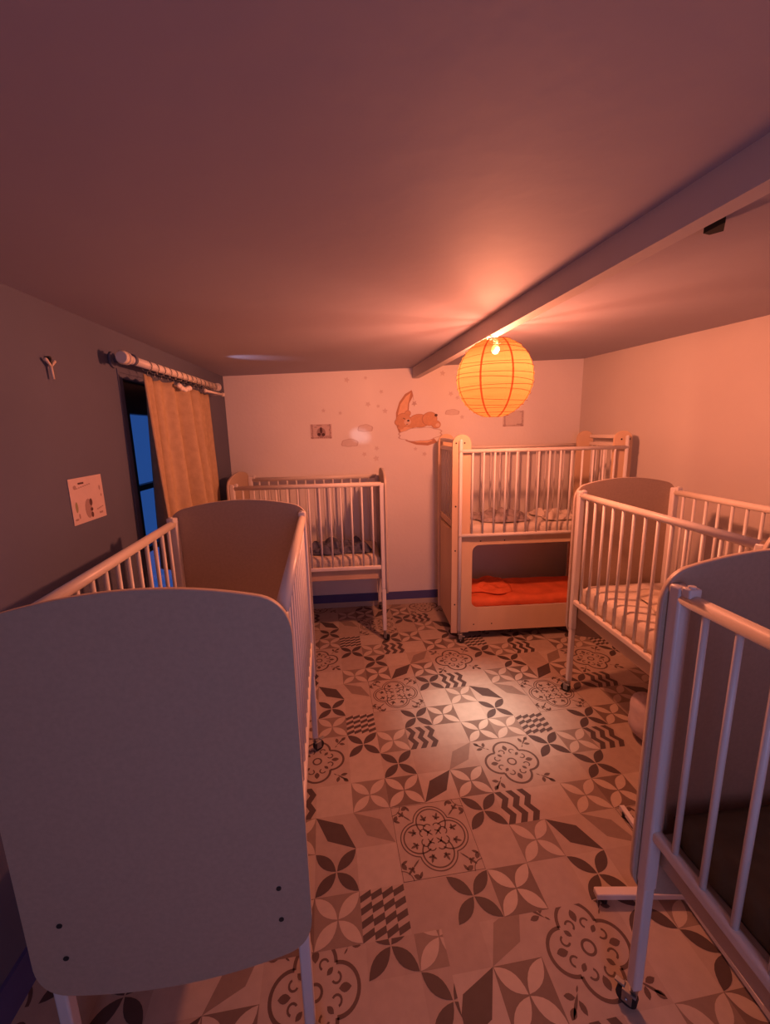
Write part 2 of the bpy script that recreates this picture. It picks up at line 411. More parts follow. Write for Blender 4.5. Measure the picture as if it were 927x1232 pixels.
# slab sides and underside
fl.box((.4, 1.3, -.03), (5, 6, .05), m=M_void)
bmesh.ops.recalc_face_normals
S(fl.build('floor', M_fl[0], fix=False))

# ------------------------------------------------------------------ window, curtain
wr = empty('window_1', left_pt(2.5, WZ0, -.1)); S(wr)
WX = wr.location.copy()
def rel(o, root=wr):
    for v in o.data.vertices: v.co -= root.location
    return o
mb = MB()
for a, b, c, d in ((WY0, WY0+.085, WZ0, WZ1), (WY1-.055, WY1, WZ0, WZ1), (WY0, WY1, WZ1-.15, WZ1), (WY0, WY1, WZ0, WZ0+.07), (2.515, 2.575, WZ0, WZ1)):
    left_box(mb, a, b, c, d, -.03, -.085)
for z in (1.02, 1.34): left_box(mb, WY0+.05, WY1-.05, z-.014, z+.014, -.04, -.075)
rel(mb.build('window_frame', M_dark, wr))
mb = MB(); left_box(mb, WY0+.05, WY1-.05, WZ0+.06, WZ1-.06, -.055, -.06); rel(mb.build('pane', M_glass, wr))
mb = MB(); left_box(mb, WY0-.045, WY0-.03, WZ0, WZ1+.04, .0, .004); left_box(mb, WY0-.03, WY1, WZ1+.025, WZ1+.04, 0, .004); rel(mb.build('window_casing', M_leftwall, wr))
mb = MB(); left_box(mb, WY0+.012, WY0+.03, 1.70, 1.75, -.03, -.022); rel(mb.build('hinge', mat('brass_hinge', (.5, .28, .06), .4, metal=.7), wr))

rod = empty('curtain_rod', left_pt(1.87, 1.925, .085))
def rrel(o): return rel(o, rod)
a = left_pt(1.87, 1.922, .085); b = left_pt(3.12, 1.930, .085)
mb = MB(); mb.tube(a, b, .019, n=18); rrel(mb.build('pole', M_cream, rod))
mb = MB(); d = (a-b).normalized(); mb.tube(a, a+d*.012, .027, n=18); mb.tube(a+d*.012, a+d*.03, .021, .029, n=18); mb.tube(a+d*.03, a+d*.042, .029, .022, n=18); rrel(mb.build('finial', M_cream, rod))
mb = MB(); mb.tube(b, b-d*.012, .026, n=18); mb.tube(b-d*.012, b-d*.035, .028, .02, n=18); rrel(mb.build('finial', M_cream, rod))
for y in (1.92, 3.09):
    p = left_pt(y, 1.925, .085); q = left_pt(y, 1.925, 0.001)
    mb = MB(); mb.tube(q, q+(p-q)*.12, .034, n=18); mb.tube(q, p, .010, n=10); mb.tube(p+Vector((0, -.008, 0)), p+Vector((0, .008, 0)), .024, n=18); rrel(mb.build('wall_bracket', M_cream if y > 2 else M_leftwall, rod))
ring_ys = [2.05+k*.075 for k in range(14)]
for y in ring_ys:
    p = left_pt(y, 1.918, .085); mb = MB()
    r = .025; n = 14
    for k in range(n):
        t0, t1 = 2*pi*k/n, 2*pi*(k+1)/n
        A = p+LWn*(r*cos(t0))+Vector((0, 0, r*sin(t0))); B_ = p+LWn*(r*cos(t1))+Vector((0, 0, r*sin(t1))); mb.tube(A, B_, .0024, n=6)
    mb.tube(p+Vector((0, 0, -r)), p+Vector((0, 0, -r-.022)), .0022, n=6); rrel(mb.build('ring', M_steel, rod))
tag(rod, 'white curtain pole with rings and finials above the window on the grey wall', 'curtain rod')
# cloth
mb = MB(); NU, NV = 120, 26; grid_ = []
for j in range(NV+1):
    v = j/NV; row = []
    for i in range(NU+1):
        u = i/NU
        y = 1.955+(3.05-1.955)*u
        y += (-.02+.05*u)*math.sin(v*1.6) - .06*(1-u)*0
        sag = .010*abs(sin(pi*(u*14)))*(1-v)**3
        amp = .026+.026*v
        ta = 1-.72*min(1, max(0, (u-.62)/.25)); amp *= ta
        off = .038+.037*ta+amp*(sin(2*pi*u*4.6+.6*v)+.5*sin(2*pi*u*10.7+1+.8*v))+.015*v*ta
        if u < .05: off += .02*(1-u/.05)
        row.append(mb.b.verts.new(left_pt(y, 1.872-sag-v*.95, max(.012, off))))
    grid_.append(row)
for j in range(NV):
    for i in range(NU):
        f = mb.b.faces.new((grid_[j][i], grid_[j][i+1], grid_[j+1][i+1], grid_[j+1][i])); f.smooth = True
o = mb.build('curtain', M_curtain); tag(o, 'ochre curtain hanging in folds over the dark window', 'curtain')
sm = o.modifiers.new('thick', 'SOLIDIFY'); sm.thickness = .003
# tie tape bunched under the rings and a short inner rod end
mb = MB()
for k, (y, z) in enumerate([(2.27, 1.85), (2.30, 1.842), (2.34, 1.838), (2.38, 1.846), (2.41, 1.853)]):
    p = left_pt(y, z, .142); mb.ball(p, .017, (.7, 1.3, .8))
o = mb.build('curtain_heading_tape', M_cream); tag(o, 'bunched white heading tape at the top edge of the ochre curtain', 'heading tape')
mb = MB(); A = left_pt(2.76, 1.872, .115); B_ = left_pt(3.14, 1.878, .115); mb.tube(A, B_, .008, n=10); mb.ball(B_, .015); mb.tube(B_, left_pt(3.14, 1.878, .001), .006, n=8); mb.ball(A, .012)
o = mb.build('net_curtain_rod', M_cream); tag(o, 'thin short white rod just below the right end of the curtain pole', 'curtain rod')

# ------------------------------------------------------------------ cribs
CW, CL, ZT, ZB = .555, 1.07, 1.218, .590
def panel_outline(hw=.3025, ztop=1.308, zc=.82, drop=.032, n=14):
    H = []
    xe = hw-.058
    for k in range(n+1):
        x = xe*k/n; H.append((x, ztop-drop*(x/xe)**2))
    zs = H[-1][1]; c = (hw, zs-.018); e = (hw, zs-.088); s0 = H[-1]
    for k in range(1, 9):
        t = k/8; H.append(((1-t)**2*s0[0]+2*t*(1-t)*(hw-.004)+t*t*e[0], (1-t)**2*s0[1]+2*t*(1-t)*c[1]+t*t*e[1]))
    R_ = H+[(x, 2*zc-z) for x, z in reversed(H)]
    Lf = [(-x, z) for x, z in reversed(R_)][1:-1] if abs(R_[0][0]) < 1e-9 else [(-x, z) for x, z in reversed(R_)]
    return R_+Lf
def caster(parent, x, y, ang, zt=.085):
    """fork, top plate and a wheel as sub-part"""
    mb = MB(); mb.tube((x, y, zt), (x, y, zt-.03), .010, n=10); 
    dx, dy = cos(ang), sin(ang)
    mb.box((x+dx*.008, y+dy*.008, zt-.034), (.036, .030, .006), rz=ang, bev=.002)
    for s_ in (1, -1): mb.box((x+dx*.012-dy*.013*s_, y+dy*.012+dx*.013*s_, zt-.052), (.026, .003, .036), rz=ang, bev=.001)
    mb.tube((x+dx*.014-dy*.018, y+dy*.014+dx*.018, .027), (x+dx*.014+dy*.018, y+dy*.014-dx*.018, .027), .005, n=8)
    # brake pedal
    mb.box((x+dx*.034, y+dy*.034, .055), (.026, .016, .006), rz=ang, bev=.002)
    c = mb.build('caster', M_steel, parent)
    mb = MB(); wx, wy = x+dx*.014, y+dy*.014
    mb.tube((wx-dy*.010, wy+dx*.010, .0270), (wx+dy*.010, wy-dx*.010, .0270), .027, n=20)
    mb.build('wheel', M_rubber, c)
def make_crib():
    r = empty('crib')
    hx, hy = CW/2, CL/2
    out = panel_outline()
    for s_ in (1, -1):
        mb = MB(); y = s_*(hy+.020)
        mb.prism([(x, y-.009*s_, z) for x, z in out], (0, .018*s_, 0), M_panel, M_edge, True)
        # screw caps
        for sx in (-1, 1):
            for z in (.47, .56): mb.tube((sx*(hx-.045), y+.009*s_, z), (sx*(hx-.045), y+.0105*s_, z), .006, n=12, m=M_rubber)
        mb.build('end_panel', M_panel, r)
    for sx in (-1, 1):
        for sy in (-1, 1):
            mb = MB(); zt_ = 1.245 if sy > 0 else 1.226; mb.box((sx*hx, sy*(hy-.006), (zt_+.42)/2), (.034, .034, zt_-.42), bev=.006); mb.box((sx*hx, sy*(hy-.006), .25), (.028, .030, .345), bev=.005)
            mb.build('leg', M_bar, r)
            caster(r, sx*hx, sy*(hy-.006), (0.6 if sx > 0 else 2.5)*sy*.9)
            if sy < 0: continue
            mb = MB(); mb.box((sx*hx, sy*(hy-.034), 1.238), (.030, .024, .022), bev=.004); mb.tube((sx*hx, sy*(hy-.034), 1.249), (sx*hx, sy*(hy-.034), 1.253), .008, n=12, m=M_rubber)
            k = mb.build('rail_catch', M_bar, r); k.data.materials.clear(); k.data.materials.append(M_bar); k.data.materials.append(M_rubber)
        mb = MB(); mb.tube((sx*hx, -hy+.01, ZT), (sx*hx, hy-.01, ZT), .0165, n=18); mb.build('top_rail', M_cream, r)
        mb = MB(); mb.box((sx*hx, 0, ZB), (.026, CL-.03, .030), bev=.008, seg=3); mb.build('bottom_rail', M_cream, r)
        for k in range(13):
            y = -hy+CL*(k+1)/14; mb = MB(); mb.tube((sx*hx, y, ZB), (sx*hx, y, ZT), .0075, n=10); mb.build('bar', M_bar, r)
    mb = MB(); mb.box((0, 0, .535), (CW-.045, CL-.02, .09), bev=.004); mb.build('mattress_base', M_woodd, r)
    return r
def place(o, x, y, rz):   # x, y = far-left post
    o.rotation_euler = (0, 0, rz)
    v = Matrix.Rotation(rz, 3, 'Z') @ Vector((CW/2, -CL/2, 0)); o.location = (x+v.x, y+v.y, 0)
crib = make_crib()
place(crib, -.929, 1.809, math.radians(8.24))
tag(crib, 'taupe and white crib in the left foreground along the grey wall, nearest the window', 'crib', 'barred cribs on wheels')
c2 = copy_tree(crib); place(c2, 1.097, 2.326, math.radians(4.55)); tag(c2, 'white barred crib with brown end panel on the right, between bunk crib and foreground crib', 'crib')
c3 = copy_tree(crib); place(c3, .660, .896, math.radians(5.94)); tag(c3, 'blue-lit white crib cut off by the right edge of the photo, nearest on the right', 'crib')
c4 = copy_tree(crib); rz4 = math.radians(4.35+90); 
v = Matrix.Rotation(math.radians(4.35), 3, 'Z') @ Vector((-CL/2, CW/2, 0)); c4.location = (-.015+v.x, 3.035+v.y, 0); c4.rotation_euler = (0, 0, rz4)
tag(c4, 'white barred crib standing sideways against the back wall under the picture card', 'crib')

def mattress(name, lx, ly, z0, h_, m, seed, crumple=.006, bev=.03):
    """soft rounded block with a wavy top and puckered sides"""
    rn = random.Random(seed); mb = MB(); nx, ny = 26, 44; ph = [rn.uniform(0, 6) for _ in range(8)]
    top = []
    for j in range(ny+1):
        row = []
        for i in range(nx+1):
            x = (i/nx-.5)*lx; y = (j/ny-.5)*ly
            ex = min(i, nx-i)/nx*lx; ey = min(j, ny-j)/ny*ly; e = min(ex, ey)
            zz = z0+h_-(bev*(1-min(1, e/bev))**2)*.8
            zz += crumple*(sin(x*31+ph[0]+2*sin(y*9+ph[1]))+.7*sin(y*23+ph[2]+2*sin(x*13+ph[3])))*min(1, e/.04)*.5
            row.append(mb.b.verts.new((x, y, zz)))
        top.append(row)
    for j in range(ny):
        for i in range(nx):
            f = mb.b.faces.new((top[j][i], top[j][i+1], top[j+1][i+1], top[j+1][i])); f.smooth = True
    ring = [top[0][i] for i in range(nx+1)]+[top[j][nx] for j in range(1, ny+1)]+[top[ny][i] for i in range(nx-1, -1, -1)]+[top[j][0] for j in range(ny-1, 0, -1)]
    prev = ring; nr = len(ring)
    for lv in (.75, .45, .2, 0):
        cur = []
        for k, vtx in enumerate(ring):
            pk = .004*sin(k*1.9+ph[4])+.003*sin(k*.7+ph[5]); s_ = 1+pk*(1 if 0 < lv < 1 else .3)/.3-.02*(lv == 0)
            cur.append(mb.b.verts.new((vtx.co.x*s_, vtx.co.y*(1+pk/.6), z0+(h_-bev)*lv)))
        for k in range(nr):
            f = mb.b.faces.new((prev[k], cur[k], cur[(k+1) % nr], prev[(k+1) % nr])); f.smooth = True
        prev = cur
    mb.b.faces.new(prev)
    return mb.build(name, m)
def at_crib(o, c): o.location = (c.location.x, c.location.y, 0); o.rotation_euler = c.rotation_euler
def blanket(name, m, cx, cy, lx, ly, z, seed, hgt=.03, cut=.35):
    rn = random.Random(seed); ph = [rn.uniform(0, 6) for _ in range(8)]; mb = MB(); n1, n2 = 34, 34; V = {}
    for j in range(n2+1):
        for i in range(n1+1):
            a = i/n1*2-1; b_ = j/n2*2-1
            rr = math.sqrt(a*a+b_*b_)
            # map square to blobby disc
            mx = max(abs(a), abs(b_), 1e-6); k = mx/max(rr, 1e-6); k = 1+(k-1)*.55
            th = math.atan2(b_, a); wob = 1+.10*sin(3*th+ph[0])+.07*sin(5*th+ph[1])
            x = cx+a*k*lx/2*wob; y = cy+b_*k*ly/2*wob
            e = max(0, 1-mx)
            zz = z+.010+min(1, e*5)*(.012+hgt*(.5+.5*sin(5*a+ph[2]+3*sin(3*b_+ph[3])))*(.5+.5*sin(6*b_+ph[4]+2*sin(4*a+ph[5])))+hgt*.3*sin(14*a+ph[6]+4*b_))
            V[i, j] = mb.b.verts.new((x, y, max(z+.006, zz)))
    for j in range(n2):
        for i in range(n1):
            f = mb.b.faces.new((V[i, j], V[i+1, j], V[i+1, j+1], V[i, j+1])); f.smooth = True
    o = mb.build(name, m); s_ = o.modifiers.new('thick', 'SOLIDIFY'); s_.thickness = .004; s_.offset = 1 if False else -1
    return o
MZ = .582
m_ = mattress('mattress', CW-.07, CL-.05, MZ, .095, M_sheet, 1); at_crib(m_, crib); tag(m_, 'white sheeted mattress inside the left foreground crib', 'mattress')
m_ = mattress('mattress', CW-.07, CL-.05, MZ, .115, M_sheet, 2); at_crib(m_, c2); tag(m_, 'mattress with puckered pale sheet inside the brown panelled crib on the right', 'mattress')
b_ = blanket('crib_blanket', M_sheetp, .06, .02, .36, .66, MZ+.118, 5, .008); at_crib(b_, c2); tag(b_, 'thin beige patterned blanket spread on the right-hand pale mattress', 'blanket')
m_ = mattress('mattress', CW-.07, CL-.05, MZ, .08, M_olive, 3, .002, .02); at_crib(m_, c3); tag(m_, 'dark olive bare mattress inside the crib at the right edge', 'mattress')
m_ = mattress('mattress', CW-.07, CL-.05, MZ, .085, M_sheetp, 4); at_crib(m_, c4); tag(m_, 'mattress with pleated beige sheet in the crib against the back wall', 'mattress')
b_ = blanket('crib_blanket', M_blanket, -.02, -.20, .36, .46, MZ+.088, 8, .055); at_crib(b_, c4); tag(b_, 'crumpled dark blue blanket in the crib against the back wall', 'blanket')

# ------------------------------------------------------------------ bunk crib (two levels)
BL_, BD = 1.20, .56
bk = empty('bunk_crib', (.539, 2.965, 0), math.radians(3.6))
def arch_board(x0, x1, z0, z1, n=12):
    r = (x1-x0)/2; cx = (x0+x1)/2
    return [(x0, z0), (x1, z0)]+[(cx+r*cos(pi*k/n), z1-r+r*sin(pi*k/n)) for k in range(n+1)]
for yb, s_ in ((.022, 1), (BD-.022, -1)):
    for x0, x1 in ((-.055, .078), (BL_-.078, BL_+.055)):
        mb = MB(); P = arch_board(x0, x1, .07, 1.56)
        mb.prism([(x, yb-.011, z) for x, z in P], (0, .022, 0)); o = mb.build('corner_board', M_wood, bk)
# bolts on the front corner boards
for x in (-.030, .030, BL_-.03, BL_+.03):
    mb = MB()
    for z in ((1.50, 1.05, .72, .30) if x != .03 else (1.50,)): mb.tube((x, .0105, z), (x, .008, z), .006, n=10)
    mb.build('bolt', M_rubber, bk)
for x in (0, BL_):
    for y in (-.012, BD+.012):
        mb = MB(); mb.tube((x, y, .10), (x, y, 1.515), .0125, n=16); mb.ball((x, y, 1.515), .0125); 
        mb.build('post', M_bar, bk)
        caster(bk, x, y, -.3 if y < .2 else 1.2, .105)
for y, nm in ((-.012, 1), (BD+.012, 0)):
    for z, nn in ((1.444, 'top_rail'), (.838, 'bottom_rail')):
        mb = MB(); mb.tube((-.012, y, z), (BL_+.012, y, z), .0135, n=16); mb.build(nn, M_cream, bk)
    for k in range(14):
        x = .085+(BL_-.17)*(k/13); mb = MB(); mb.tube((x, y, .838), (x, y, 1.444), .0072, n=10); mb.build('bar', M_bar, bk)
def rrect(x0, x1, z0, z1, r, n=6):
    P = []
    for cx, cz, a0 in ((x1-r, z1-r, 0), (x0+r, z1-r, 90), (x0+r, z0+r, 180), (x1-r, z0+r, 270)):
        for k in range(n+1):
            a_ = math.radians(a0+90*k/n); P.append((cx+r*cos(a_), cz+r*sin(a_)))
    return P
for y in (.016, BD-.034):
    mb = MB(); A = rrect(.0, BL_, .075, .825, .006); B_ = rrect(.10, BL_-.10, .262, .756, .055)
    mb.ring_prism([(x, y, z) for x, z in A], [(x, y, z) for x, z in B_], (0, .018, 0), M_wood, M_edge)
    if y < .1:
        for x in (.16, .34, BL_-.34, BL_-.16):
            for z in ((.785,) if x < .2 or x > 1 else (.785,)): mb.tube((x, y, z), (x, y-.0015, z), .005, n=10, m=M_rubber)
        for x in (.12, .26): mb.tube((x, y, .13), (x, y-.0015, .13), .005, n=10, m=M_rubber)
    mb.build('front_panel' if y < .1 else 'back_panel', M_wood, bk)
for x, nm in ((-.030, 0), (BL_+.030, 1)):
    mb = MB(); mb.box((x, BD/2, .465), (.018, BD-.07, .77), bev=.003); mb.build('side_panel', M_wood, bk)
    for z in (1.515, 1.455, .90):
        mb = MB(); mb.box((x, BD/2, z), (.020, BD-.07, .030 if z > 1 else .05), bev=.006); mb.build('cross_bar', M_cream if z > 1 else M_wood, bk)
    for k in range(7):
        y = BD*(k+1)/8; mb = MB(); mb.tube((x, y, .9), (x, y, 1.455), .0072, n=10); mb.build('side_bar', M_bar, bk)
for z in (.79, .235):
    mb = MB(); mb.box((BL_/2, BD/2, z), (BL_-.03, BD-.085, .03), bev=.003); mb.build('bed_base', M_woodd, bk)
tag(bk, 'tall two-level birch bunk crib with rounded corner boards against the back wall', 'bunk crib')
def at_bunk(o, x, y):
    v = Matrix.Rotation(math.radians(3.6), 3, 'Z') @ Vector((x, y, 0)); o.location = (bk.location.x+v.x, bk.location.y+v.y, 0); o.rotation_euler = (0, 0, math.radians(3.6-90))
m_ = mattress('mattress', BD-.12, 1.10, .806, .085, M_sheet, 11); at_bunk(m_, BL_/2, BD/2); tag(m_, 'white sheeted mattress on the upper level of the bunk crib', 'mattress')
m_ = mattress('mattress', BD-.12, 1.13, .2505, .065, M_orange, 12, .008); at_bunk(m_, BL_/2, BD/2); tag(m_, 'orange sheeted mattress on the lower level of the bunk crib', 'mattress')
b_ = blanket('crib_blanket', M_greyb, 0, -.22, .34, .46, .894, 21, .045); at_bunk(b_, BL_/2, BD/2); tag(b_, 'crumpled grey patterned blanket on the left of the upper bunk mattress', 'blanket')
b_ = blanket('crib_blanket', M_sheet, 0, .25, .33, .34, .894, 25, .04); at_bunk(b_, BL_/2, BD/2); tag(b_, 'rumpled white blanket on the right of the upper bunk mattress', 'blanket')
b_ = blanket('crib_blanket', M_orange, -.02, -.30, .34, .40, .319, 31, .02); at_bunk(b_, BL_/2, BD/2); tag(b_, 'folded orange blanket at the left end of the lower bunk mattress', 'blanket')

# ------------------------------------------------------------------ paper lantern
ln = empty('paper_lantern', LAMP)
RH, RV = .186, .190
def prof(t):  # t 0..1 bottom to top, returns r,z
    a_ = -pi/2+pi*(.075+.85*t); return RH*cos(a_), RV*sin(a_)
mb = MB(); NU, NR = 48, 17; rings = []
NS = NR*4
for k in range(NS+1):
    r_, z_ = prof(k/NS); r_ -= .0035*abs(sin(pi*k/4)); rings.append([mb.b.verts.new((r_*cos(2*pi*i/NU), r_*sin(2*pi*i/NU), z_)) for i in range(NU)])
for k in range(NS):
    for i in range(NU):
        f = mb.b.faces.new((rings[k][i], rings[k][(i+1) % NU], rings[k+1][(i+1) % NU], rings[k+1][i])); f.smooth = True
sh = mb.build('paper_shade', M_lantern, ln)
mb = MB()
for k in range(1, NR):
    r_, z_ = prof(k/NR); tilt = random.uniform(-.018, .018); tp = random.uniform(0, 6)
    P = [(.998*r_*cos(2*pi*i/48), .998*r_*sin(2*pi*i/48), z_+tilt*r_/RH*sin(2*pi*i/48+tp)) for i in range(48)]
    for i in range(48): mb.tube(P[i], P[(i+1) % 48], .0011, n=5, cap=False)
mb.build('wire_hoops', M_rib, sh)
for q in range(8):
    a_ = 2*pi*q/8+math.radians(-90-14.9+2*22.5*.36+9.7); mb = MB(); V = []
    for k in range(25):
        r_, z_ = prof(k/24); r_ += .0012; hw = (.0045)/max(r_, .02)
        V.append([mb.b.verts.new((r_*cos(a_+s_*hw), r_*sin(a_+s_*hw), z_)) for s_ in (-1, 1)])
    for k in range(24):
        f = mb.b.faces.new((V[k][0], V[k][1], V[k+1][1], V[k+1][0])); f.smooth = True
    mb.build('rib_seam', M_rib, sh)
mb = MB(); mb.tube((0, 0, .158), (0, 0, .19), .013, n=14); mb.tube((0, 0, .19), (0, 0, .24), .003, n=8); mb.build('socket', M_cream, ln)
mb = MB(); 
for q in range(3): mb.tube((0, 0, .15), (.055*cos(q*2.1), .055*sin(q*2.1), RV*.975), .0012, n=6)
mb.build('wire_frame', M_steel, ln)
mb = MB(); mb.ball((0, 0, .135), .020, (1, 1, 1.1)); mb.tube((0, 0, .145), (0, 0, .159), .011, n=12); mb.build('bulb', mat('lit_bulb_glass', (.9, .8, .6), .3, emit=(1.0, .72, .35), es=5), ln)
tag(ln, 'round glowing orange paper lantern hanging under the ceiling beam', 'lantern')

# ------------------------------------------------------------------ wall cards
def on_left(y, z, off): return left_pt(y, z, off)
card = empty('wall_card', left_pt(1.605, 1.365, .002))
mb = MB(); Pc = [left_pt(1.503, 1.281, .001), left_pt(1.709, 1.281, .001), left_pt(1.707, 1.452, .001), left_pt(1.503, 1.451, .001)]; mb.prism([p-card.location for p in Pc], LWn*.0015); mb.build('card_sheet', M_paper, card)
def mark(root, fn, pts_list, m, name='printed_marks', off=.0031):
    mb = MB()
    for P in pts_list: mb.prism([fn(a_, b2, off)-root.location for a_, b2 in P], fn(0, 0, off+.0003)-fn(0, 0, off))
    return mb.build(name, m, root)
def q_(a_, b2, w_, h_): return [(a_-w_/2, b2-h_/2), (a_+w_/2, b2-h_/2), (a_+w_/2, b2+h_/2), (a_-w_/2, b2+h_/2)]
def ell(a_, b2, w_, h_, n=16): return [(a_+w_/2*cos(2*pi*k/n), b2+h_/2*sin(2*pi*k/n)) for k in range(n)]
rn = random.Random(4)
mark(card, on_left, [ell(1.617, 1.352, .018, .028), ell(1.617, 1.324, .016, .014), ell(1.617, 1.303, .015, .022), q_(1.572, 1.430, .034, .007)], M_ink)
mark(card, on_left, [ell(1.600, 1.330, .042, .075)], M_ink2, 'faded_marks', .0028)
mark(card, on_left, [q_(1.545+.013*k, 1.413+.0015*k, .009, .004) for k in range(7)]+[ell(1.534, 1.418, .018, .016), ell(1.522, 1.300, .02, .008), ell(1.54, 1.31, .008, .02), ell(1.685, 1.40, .008, .02), ell(1.690, 1.37, .007, .012)]+[q_(1.655+.011*k, 1.318+.002*k, .008, .004) for k in range(4)]+[q_(1.675, 1.302, .022, .008)], M_ink2, 'caption_marks')
mark(card, on_left, [ell(1.530, 1.345, .014, .04)], M_green, 'leaf_mark')
tag(card, 'pinkish picture card with small dark figure pinned to the grey wall left of the window', 'card')
def on_back(u, z, off): return back_pt(u, z, off)
def back_card(u0, u1, z0, z1, lab, dark, mt):
    c = empty('wall_card', back_pt((u0+u1)/2, (z0+z1)/2, .001))
    mb = MB(); mb.prism([back_pt(a_, b2, .001)-c.location for a_, b2 in ((u0, z0), (u1, z0), (u1, z1), (u0, z1))], back_pt(0, 0, .0015)-back_pt(0, 0, 0)); mb.build('card_sheet', mt, c)
    W_, H_ = u1-u0, z1-z0; L_ = []; rr = random.Random(int(u0*100)+50)
    for k in range(9): L_.append(ell(u0+.014+rr.random()*.006, z0+H_*(k+.5)/9, .010+.006*rr.random(), .012))
    for k in range(9): L_.append(ell(u1-.012-rr.random()*.006, z0+H_*(k+.5)/9, .008+.006*rr.random(), .012))
    for k in range(10): L_.append(ell(u0+W_*(k+.5)/10, z0+.010, .014, .006+.006*rr.random()))
    L_ += [q_(u0+W_*.42, z1-.010, .045, .007), q_(u0+W_*.25, z1-.024, .022, .006), q_(u0+W_*.8, z0+.02, .05, .006), q_(u0+W_*.85, z1-.012, .02, .005)]
    mark(c, on_back, L_, M_ink2)
    if dark:
        cx, cz = u0+W_*.50, z0+H_*.42
        mark(c, on_back, [ell(cx, cz+.02, .022, .055), ell(cx-.018, cz-.014, .03, .026), ell(cx+.018, cz-.016, .03, .026)], M_ink, 'figure_mark', .0034)
        mark(c, on_back, [ell(cx, cz, .075, .085)], M_ink2, 'faded_mark', .0028)
    tag(c, lab, 'card'); return c
back_card(-.620, -.440, 1.540, 1.662, 'small card with dark figure on the back wall, left of the cloud stickers', True, M_paper)
back_card(1.055, 1.245, 1.607, 1.745, 'faded pale card on the back wall, just below right of the lantern', False, M_paperw)

# small hook on the grey wall
hk = empty('wall_hook', left_pt(1.500, 1.835, 0))
mb = MB()
for P, w_ in (([(1.481, 1.858), (1.500, 1.838)], .006), ([(1.522, 1.856), (1.500, 1.838)], .006), ([(1.500, 1.842), (1.502, 1.796)], .006)):
    a_ = left_pt(*P[0], .012)-hk.location; b2 = left_pt(*P[1], .014)-hk.location; mb.tube(a_, b2, w_*.9, w_*.65, n=8); mb.ball(a_, w_, u=10, v=6)
mb.build('hook_body', M_hook, hk)
mb = MB(); mb.tube(left_pt(1.5, 1.866, .0005)-hk.location, left_pt(1.5, 1.866, .016)-hk.location, .005, n=8); mb.tube(left_pt(1.5, 1.866, .014)-hk.location, left_pt(1.5, 1.838, .014)-hk.location, .004, n=8); mb.build('hook_stem', M_rubber, hk)
tag(hk, 'tiny pale forked wall hook on the grey wall, above left of the card', 'hook')

# ------------------------------------------------------------------ wall stickers
def wx(px): return -.622+(px-373)*.00721
def wz(px, py): return 1.667-(py-510)*.00722+(px-373)*.00033
def sticker(name, polys, lab, cat, group=None):
    """polys: (points in wall coords, material, layer)"""
    cx = sum(p[0] for p in polys[0][0])/len(polys[0][0]); cz = sum(p[1] for p in polys[0][0])/len(polys[0][0])
    loc = back_pt(cx, cz, .0006); mb = MB(); n = back_pt(0, 0, 1)-back_pt(0, 0, 0)
    for P, m, ly in polys: mb.prism([back_pt(a_, b2, .0008+.0005*ly)-loc for a_, b2 in P], n*.0003, m)
    o = mb.build(name, None); o.location = loc; tag(o, lab, cat, group); return o
def star(px, py, r, ang, lab):
    c = (wx(px), wz(px, py)); P = []
    for k in range(10):
        a_ = ang+pi*k/5; rr = r*(1 if k % 2 == 0 else .5); P.append((c[0]+rr*cos(a_), c[1]+rr*sin(a_)))
    return sticker('star_sticker', [(P, M_stk, 0)], lab, 'sticker', 'faded star stickers on the back wall')
STARS = [(389.6, 496, .020, 'just above the small dark-figure card'), (409, 500, .018, 'right of and above the dark-figure card'), (442, 492, .026, 'largest in the cluster left of the moon'),
 (458, 478.6, .020, 'above the cluster left of the moon'), (454, 495, .018, 'middle of the cluster left of the moon'), (462, 501, .026, 'lowest of the cluster, nearest the moon'), (418, 463, .026, 'highest on the left part of the wall'),
 (451, 544, .024, 'below the cloud stickers, upper of three over the crib'), (436, 550, .024, 'leftmost of three over the back crib end'), (450, 556, .030, 'lowest of three over the back crib end'),
 (498, 548, .020, 'directly under the moon sticker'), (509, 555, .024, 'lowest, right under the moon cloud'), (541, 486, .024, 'left of the lantern, upper of a pair'), (549, 491, .020, 'left of the lantern, lower of a pair'),
 (555, 514, .022, 'above the bunk crib, below the lantern'), (531, 462, .026, 'high beside the beam end, left of the lantern'), (440, 462, .018, 'high between the card and the beam end')]
for i, (a_, b2, r_, lab) in enumerate(STARS): star(a_, b2, r_, .3+i, 'faint star sticker '+lab)
def cloud_poly(px, py, w_, h_, n=60):
    cx, cz = wx(px), wz(px, py); P = []
    for k in range(n):
        a_ = 2*pi*k/n; b = 1+.10*abs(sin(a_*3.0+.5)); y_ = sin(a_); y_ = y_ if y_ > -.5 else -.5+(y_+.5)*.35
        P.append((cx+w_/2*cos(a_)*b, cz+h_/2*y_*b))
    return P
def shrink(P, f):
    cx = sum(p[0] for p in P)/len(P); cz = sum(p[1] for p in P)/len(P); return [(cx+(a_-cx)*f, cz+(b2-cz)*f) for a_, b2 in P]
for px, py, w_, h_, lab in ((438, 520, .125, .07, 'faint cloud sticker, upper of the pair beside the card'), (419, 536, .14, .075, 'faint cloud sticker, lower of the pair beside the card'), (543, 508, .12, .055, 'faint cloud sticker between the moon and the lantern')):
    P = cloud_poly(px, py, w_, h_); sticker('cloud_sticker', [(P, M_stk_o, 0), (shrink(P, .88), M_stk, 1)], lab, 'sticker')
